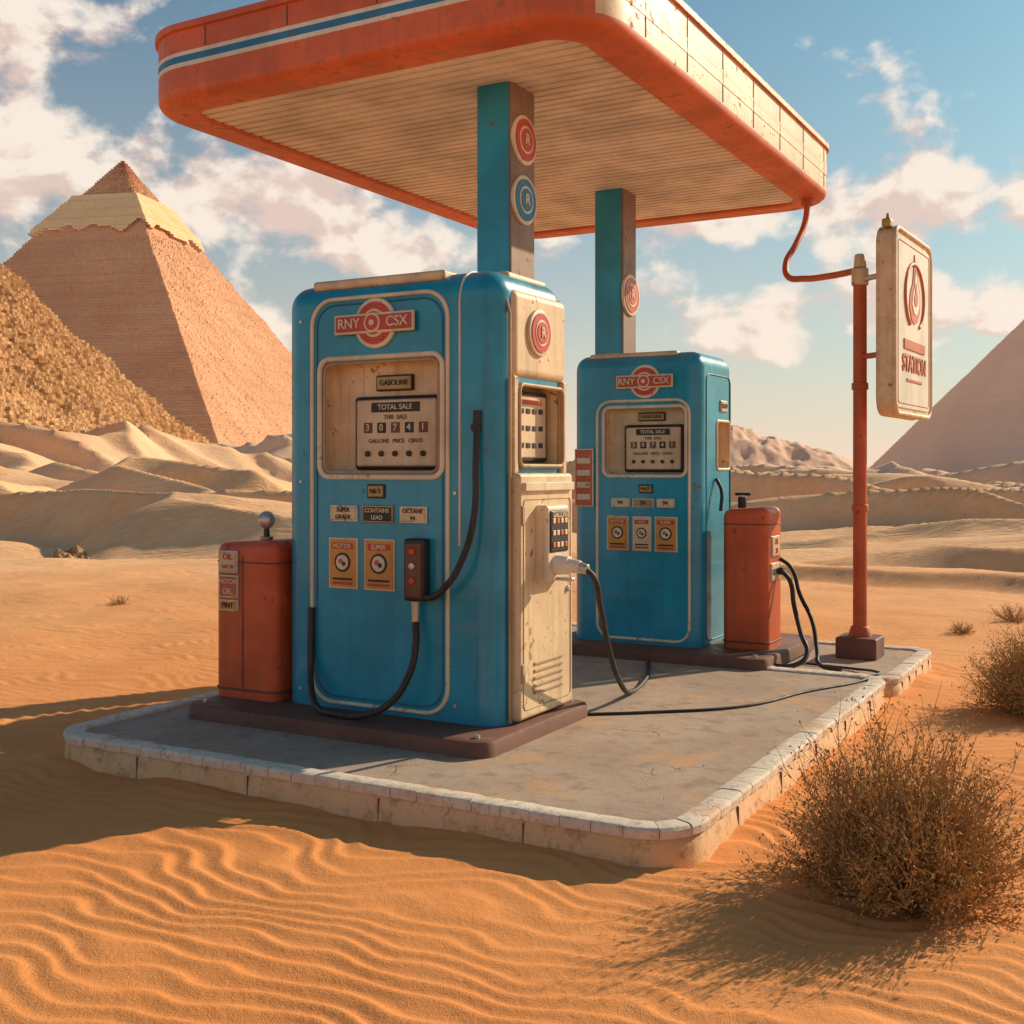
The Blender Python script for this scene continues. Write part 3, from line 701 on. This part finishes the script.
# ------------------------------------------------------------------ sign on its pole
def sign():
    x,y=W(-.37,4.44)
    P=empty('roadside_sign',(x,y,KT-.03),0)
    rbox('pole_base',P,BROWN,(-.14,.14),(-.14,.14),(-.02,.13),.015,3,rot=(0,0,ANG))
    cyl('pole_collar',P,PRED,(0,0,.12),(0,0,.20),.085,.06,bev=.008)
    cyl('pole',P,PRED,(0,0,.1),(0,0,2.70),.048,.046)
    for z in(1.0,1.85): cyl('pole_band',P,PRED,(0,0,z),(0,0,z+.05),.057,bev=.006)
    cyl('pole_collar_top',P,CREAM,(0,0,2.58),(0,0,2.70),.058,bev=.01)
    cyl('pole_cap',P,CREAM,(0,0,2.70),(0,0,2.80),.045,.035,bev=.01)
    a=math.atan2(1.05,.66)
    bx,by=2.49-x,7.7-y
    B=empty('sign_board',(bx,by,.03),a,P)
    L=1.08; z0,z1=1.63,2.90
    def slab(nm,mat,i,ya,yb):
        pts=rr(0,L,z0,z1,.12,i,8)
        bm=bmesh.new(); A=[bm.verts.new((q[0],ya,q[1])) for q in pts]; C=[bm.verts.new((q[0],yb,q[1])) for q in pts]
        n=len(pts)
        bm.faces.new(A); bm.faces.new(C[::-1])
        for k in range(n): bm.faces.new((A[k],C[k],C[(k+1)%n],A[(k+1)%n]))
        bmesh.ops.recalc_face_normals(bm,faces=bm.faces[:])
        me=bpy.data.meshes.new(nm); bm.to_mesh(me); bm.free()
        return link(nm,me,mat,B,smooth=40)
    slab('board_core',CREAM,.0,-.05,.05)
    slab('board_face',WHITE,.055,-.058,.058)
    for yy in(-.05,.05):
        tube('board_rim',B,CREAM,[(q[0],yy,q[1]) for q in rr(0,L,z0,z1,.12,.012,8)],.018,True,False)
        tube('board_line',B,LABEL,[(q[0],yy*1.17,q[1]) for q in rr(0,L,z0,z1,.12,.085,8)],.004,True,False)
    rbox('board_finial',B,BRASS,(.0,.10),(-.03,.03),(z1-.02,z1+.04),.012)
    cyl('board_finial_tip',B,BRASS,(.05,0,z1+.03),(.05,0,z1+.08),.016,.008)
    cx,cz=L/2,z0+.84
    tube('emblem_ring',B,LABEL,[(cx+.27*math.cos(R(t)),-.060,cz+.23*math.sin(R(t))) for t in range(-60,241,15)],.014,False)
    def flame(s,dx,mat,yy):
        pts=[(0,.30),(.05,.18),(.13,.04),(.13,-.08),(.06,-.17),(0,-.19),(-.06,-.17),(-.12,-.08),(-.10,.02),(-.04,.10)]
        bm=bmesh.new(); f=bm.faces.new([bm.verts.new((cx+dx+a_*s*1.25,yy,cz+b_*s)) for a_,b_ in pts])
        r=bmesh.ops.extrude_face_region(bm,geom=[f]); 
        for v in r['geom']:
            if isinstance(v,bmesh.types.BMVert): v.co.y+=.006
        bmesh.ops.recalc_face_normals(bm,faces=bm.faces[:])
        me=bpy.data.meshes.new('flame'); bm.to_mesh(me); bm.free(); link('flame',me,mat,B)
    flame(1.0,0,LABEL,-.064); flame(.66,.01,WHITE,-.068); flame(.34,.01,LABEL,-.072)
    rbox('emblem_bar',B,LABEL,(cx-.30,cx+.30),(-.066,-.056),(z0+.46,z0+.53),.003)
    text('sign_text',B,LABEL,'STATION',.165,(cx,-.062,z0+.36),ext=.003)
    rbox('emblem_bar',B,LABEL,(cx-.22,cx+.22),(-.064,-.056),(z0+.24,z0+.262),.003)
    for z in(2.62,2.08):
        v=Vector((bx+.12*math.cos(a),by+.12*math.sin(a),z))
        cyl('arm',P,STEEL if z>2.5 else PRED,(0,0,z),v,.020)
sign()

C=empty('power_cable',(*W(0,0),KT-.008),ANG)
tube('cable',C,RUBBER,[(-1.16,1.60,.0),(-.9,1.80,.0),(-.5,2.2,.0),(-.30,2.8,.0),(-.1,3.3,.0),(-.085,3.42,.004),(-.05,3.5,.012),(-.1,3.66,.0),(-.3,3.85,-.026),(-.6,3.9,-.026)],.008)

# ------------------------------------------------------------------ dry bushes
def bushmats():
    out=[]
    for nm,a,b in(('bush_twig',(.34,.18,.07),(.50,.28,.11)),('bush_leaf',(.30,.18,.05),(.56,.31,.085))):
        m,t,bs=newmat(nm); co=t.node('ShaderNodeTexCoord').outputs['Object']
        t.put(bs.inputs['Base Color'],t.mix(t.rng(t.noise(co,14,2,.6),.35,.65),a,b)); bs.inputs['Roughness'].default_value=.85
        out.append(m)
    return out
BM=bushmats()
def bush(x,y,rad,hgt,nst,leaf,sd):
    rg=np.random.RandomState(sd); V=[];F=[];MI=[]
    def strand(p,d,L,r,n=5,grav=.0):
        pts=[p.copy()]
        for k in range(n):
            d=d+rg.normal(0,.16,3); d[2]+=grav; d/=np.linalg.norm(d); p=p+d*L/n; pts.append(p.copy())
        o=len(V); a=np.cross(d,[0,0,1.]); a/=max(np.linalg.norm(a),1e-6); b=np.cross(d,a)
        for k,q in enumerate(pts):
            rr_=r*(1-.75*k/n)
            for j in range(3):
                an=2.094*j; V.append(tuple(q+rr_*(a*math.cos(an)+b*math.sin(an))))
        for k in range(n):
            for j in range(3): F.append((o+3*k+j,o+3*k+(j+1)%3,o+3*k+3+(j+1)%3,o+3*k+3+j)); MI.append(0)
        return pts
    def leafs(q,n,sz):
        for _ in range(n):
            c=q+rg.normal(0,sz*1.2,3); u=rg.normal(0,1,3); u[2]=abs(u[2])+.3; u/=np.linalg.norm(u); v=np.cross(u,rg.normal(0,1,3)); v/=np.linalg.norm(v)
            l=sz*(.6+rg.rand()*.9); w=l*.22; o=len(V)
            V.extend([tuple(c-u*l*.5),tuple(c+v*w),tuple(c+u*l*.5),tuple(c-v*w)]); F.append((o,o+1,o+2,o+3)); MI.append(1)
    for i in range(nst):
        az=rg.rand()*6.283; el=math.asin(min(1,.05+rg.rand()*.97)); lump=.76+.3*math.sin(az*3+sd)*.5+.28*rg.rand()
        d=np.array([math.cos(az)*math.cos(el),math.sin(az)*math.cos(el),math.sin(el)])
        L=lump/np.sqrt((math.cos(el)/rad)**2+(math.sin(el)/hgt)**2)
        base=np.array([rg.normal(0,rad*.14),rg.normal(0,rad*.14),-.01])
        pts=strand(base,d+np.array([0,0,.12]),L*.96,.0032*(rad/.35)**.5,6,-.01)
        for q in pts[2:]:
            for _ in range(2):
                dd=d+rg.normal(0,.38,3); dd[2]+=.28; dd/=np.linalg.norm(dd)
                tp=strand(q,dd,L*(.14+.18*rg.rand()),.0019*(rad/.35)**.5,3)
                leafs(tp[-1],leaf,rad*.034); leafs(tp[1],leaf,rad*.034)
    me=bpy.data.meshes.new('dry_bush'); me.from_pydata(V,[],F); me.polygons.foreach_set('material_index',MI); me.update()
    return link('dry_bush',me,BM,None,(x,y,gz(x,y)))
bush(1.31,3.85,.37,.52,600,3,1)
bush(3.05,6.75,.37,.42,360,3,2)
for k,(x,y,r,h) in enumerate(((3.85,9.9,.13,.10),(4.6,10.6,.20,.18),(-4.1,12.1,.13,.10))):
    bush(x,y,r,h,60,2,10+k)

# ------------------------------------------------------------------ light and sky
SUNDIR=Vector((1,.62,0)).normalized(); EL=R(28)
sd=Vector((SUNDIR.x*math.cos(EL),SUNDIR.y*math.cos(EL),math.sin(EL)))
l=bpy.data.lights.new('sun','SUN'); l.energy=5.0; l.angle=R(.5); l.color=(1,.81,.57)
so=bpy.data.objects.new('sun',l); COL.objects.link(so); so.rotation_euler=(-sd).to_track_quat('-Z','Y').to_euler(); so.location=(20,9,14)

wd=bpy.data.worlds.new('World'); scene.world=wd; wd.use_nodes=True
t=NT(wd.node_tree); bg=t.n['Background']
sky=t.node('ShaderNodeTexSky',sky_type='NISHITA'); sky.sun_disc=False; sky.sun_elevation=EL
sky.sun_rotation=math.atan2(sd.x,sd.y); sky.dust_density=1.6; sky.ozone_density=1.6; sky.air_density=1.0
V=t.node('ShaderNodeTexCoord').outputs['Generated']
sx=t.node('ShaderNodeSeparateXYZ'); t.l.new(V,sx.inputs[0])
az=t.m('ARCTAN2',sx.outputs[0],sx.outputs[1]); el=t.m('ARCSINE',sx.outputs[2])
cb=t.node('ShaderNodeCombineXYZ'); t.put(cb.inputs[0],az); t.put(cb.inputs[1],t.m('MULTIPLY',el,1.35)); 
cv=cb.outputs[0]
nA=t.noise(cv,10.5,8,.54,.15)
nB=t.noise(t.vm('ADD',cv,(.010,.022,0)),10.5,8,.54,.15)
bias=None
for a,e,ra,re,wt in((-.42,.33,.12,.10,.18),(-.34,.225,.12,.06,.16),(-.20,.225,.10,.050,.22),(-.05,.185,.13,.035,.16),(.20,.215,.10,.030,.16),(.36,.215,.14,.055,.23),
                    (.22,.125,.16,.035,.20),(.40,.13,.1,.04,.14),(.43,.37,.05,.03,.18),(-.42,.40,.10,.05,.12),(-.22,.12,.1,.03,.12),(-1.2,.3,.4,.12,.18),(1.3,.3,.4,.12,.15),(2.8,.4,.6,.15,.15)):
    q=t.m('ADD',t.m('POWER',t.m('ABSOLUTE',t.m('DIVIDE',t.m('SUBTRACT',az,a),ra)),2.),t.m('POWER',t.m('ABSOLUTE',t.m('DIVIDE',t.m('SUBTRACT',el,e),re)),2.))
    g=t.m('MULTIPLY',t.m('EXPONENT',t.m('MULTIPLY',q,-1.)),wt)
    bias=g if bias is None else t.m('ADD',bias,g)
dens=t.rng(t.m('ADD',nA,bias),.60,.73)
lit=t.rng(t.m('SUBTRACT',nA,nB),-.055,.05)
haze=t.m('EXPONENT',t.m('MULTIPLY',t.m('MAXIMUM',el,0.),-6.))
skyc=t.mix(1.,sky.outputs[0],(.42,.88,.93),'MULTIPLY')
K=10
skyc=t.mix(t.m('MULTIPLY',haze,.95),skyc,(.98*K,.75*K,.58*K))
cl=t.mix(lit,(.76*K,.57*K,.50*K),(1.0*K,.88*K,.76*K))
cl=t.mix(t.m('MULTIPLY',haze,.6),cl,(.98*K,.77*K,.63*K))
out=t.mix(t.m('MULTIPLY',dens,.94),skyc,cl)
t.put(bg.inputs[0],out); bg.inputs[1].default_value=.1

# ------------------------------------------------------------------ camera
cam=bpy.data.cameras.new('camera'); co=bpy.data.objects.new('camera',cam); COL.objects.link(co)
co.location=(0,0,1.40); co.rotation_euler=(R(90),0,0); cam.sensor_width=36; cam.lens=1156/1024*36
cam.shift_y=-42/1024; cam.clip_end=8000; cam.clip_start=.05
scene.camera=co
scene.view_settings.view_transform='Standard'; scene.view_settings.look='None'; scene.view_settings.exposure=0
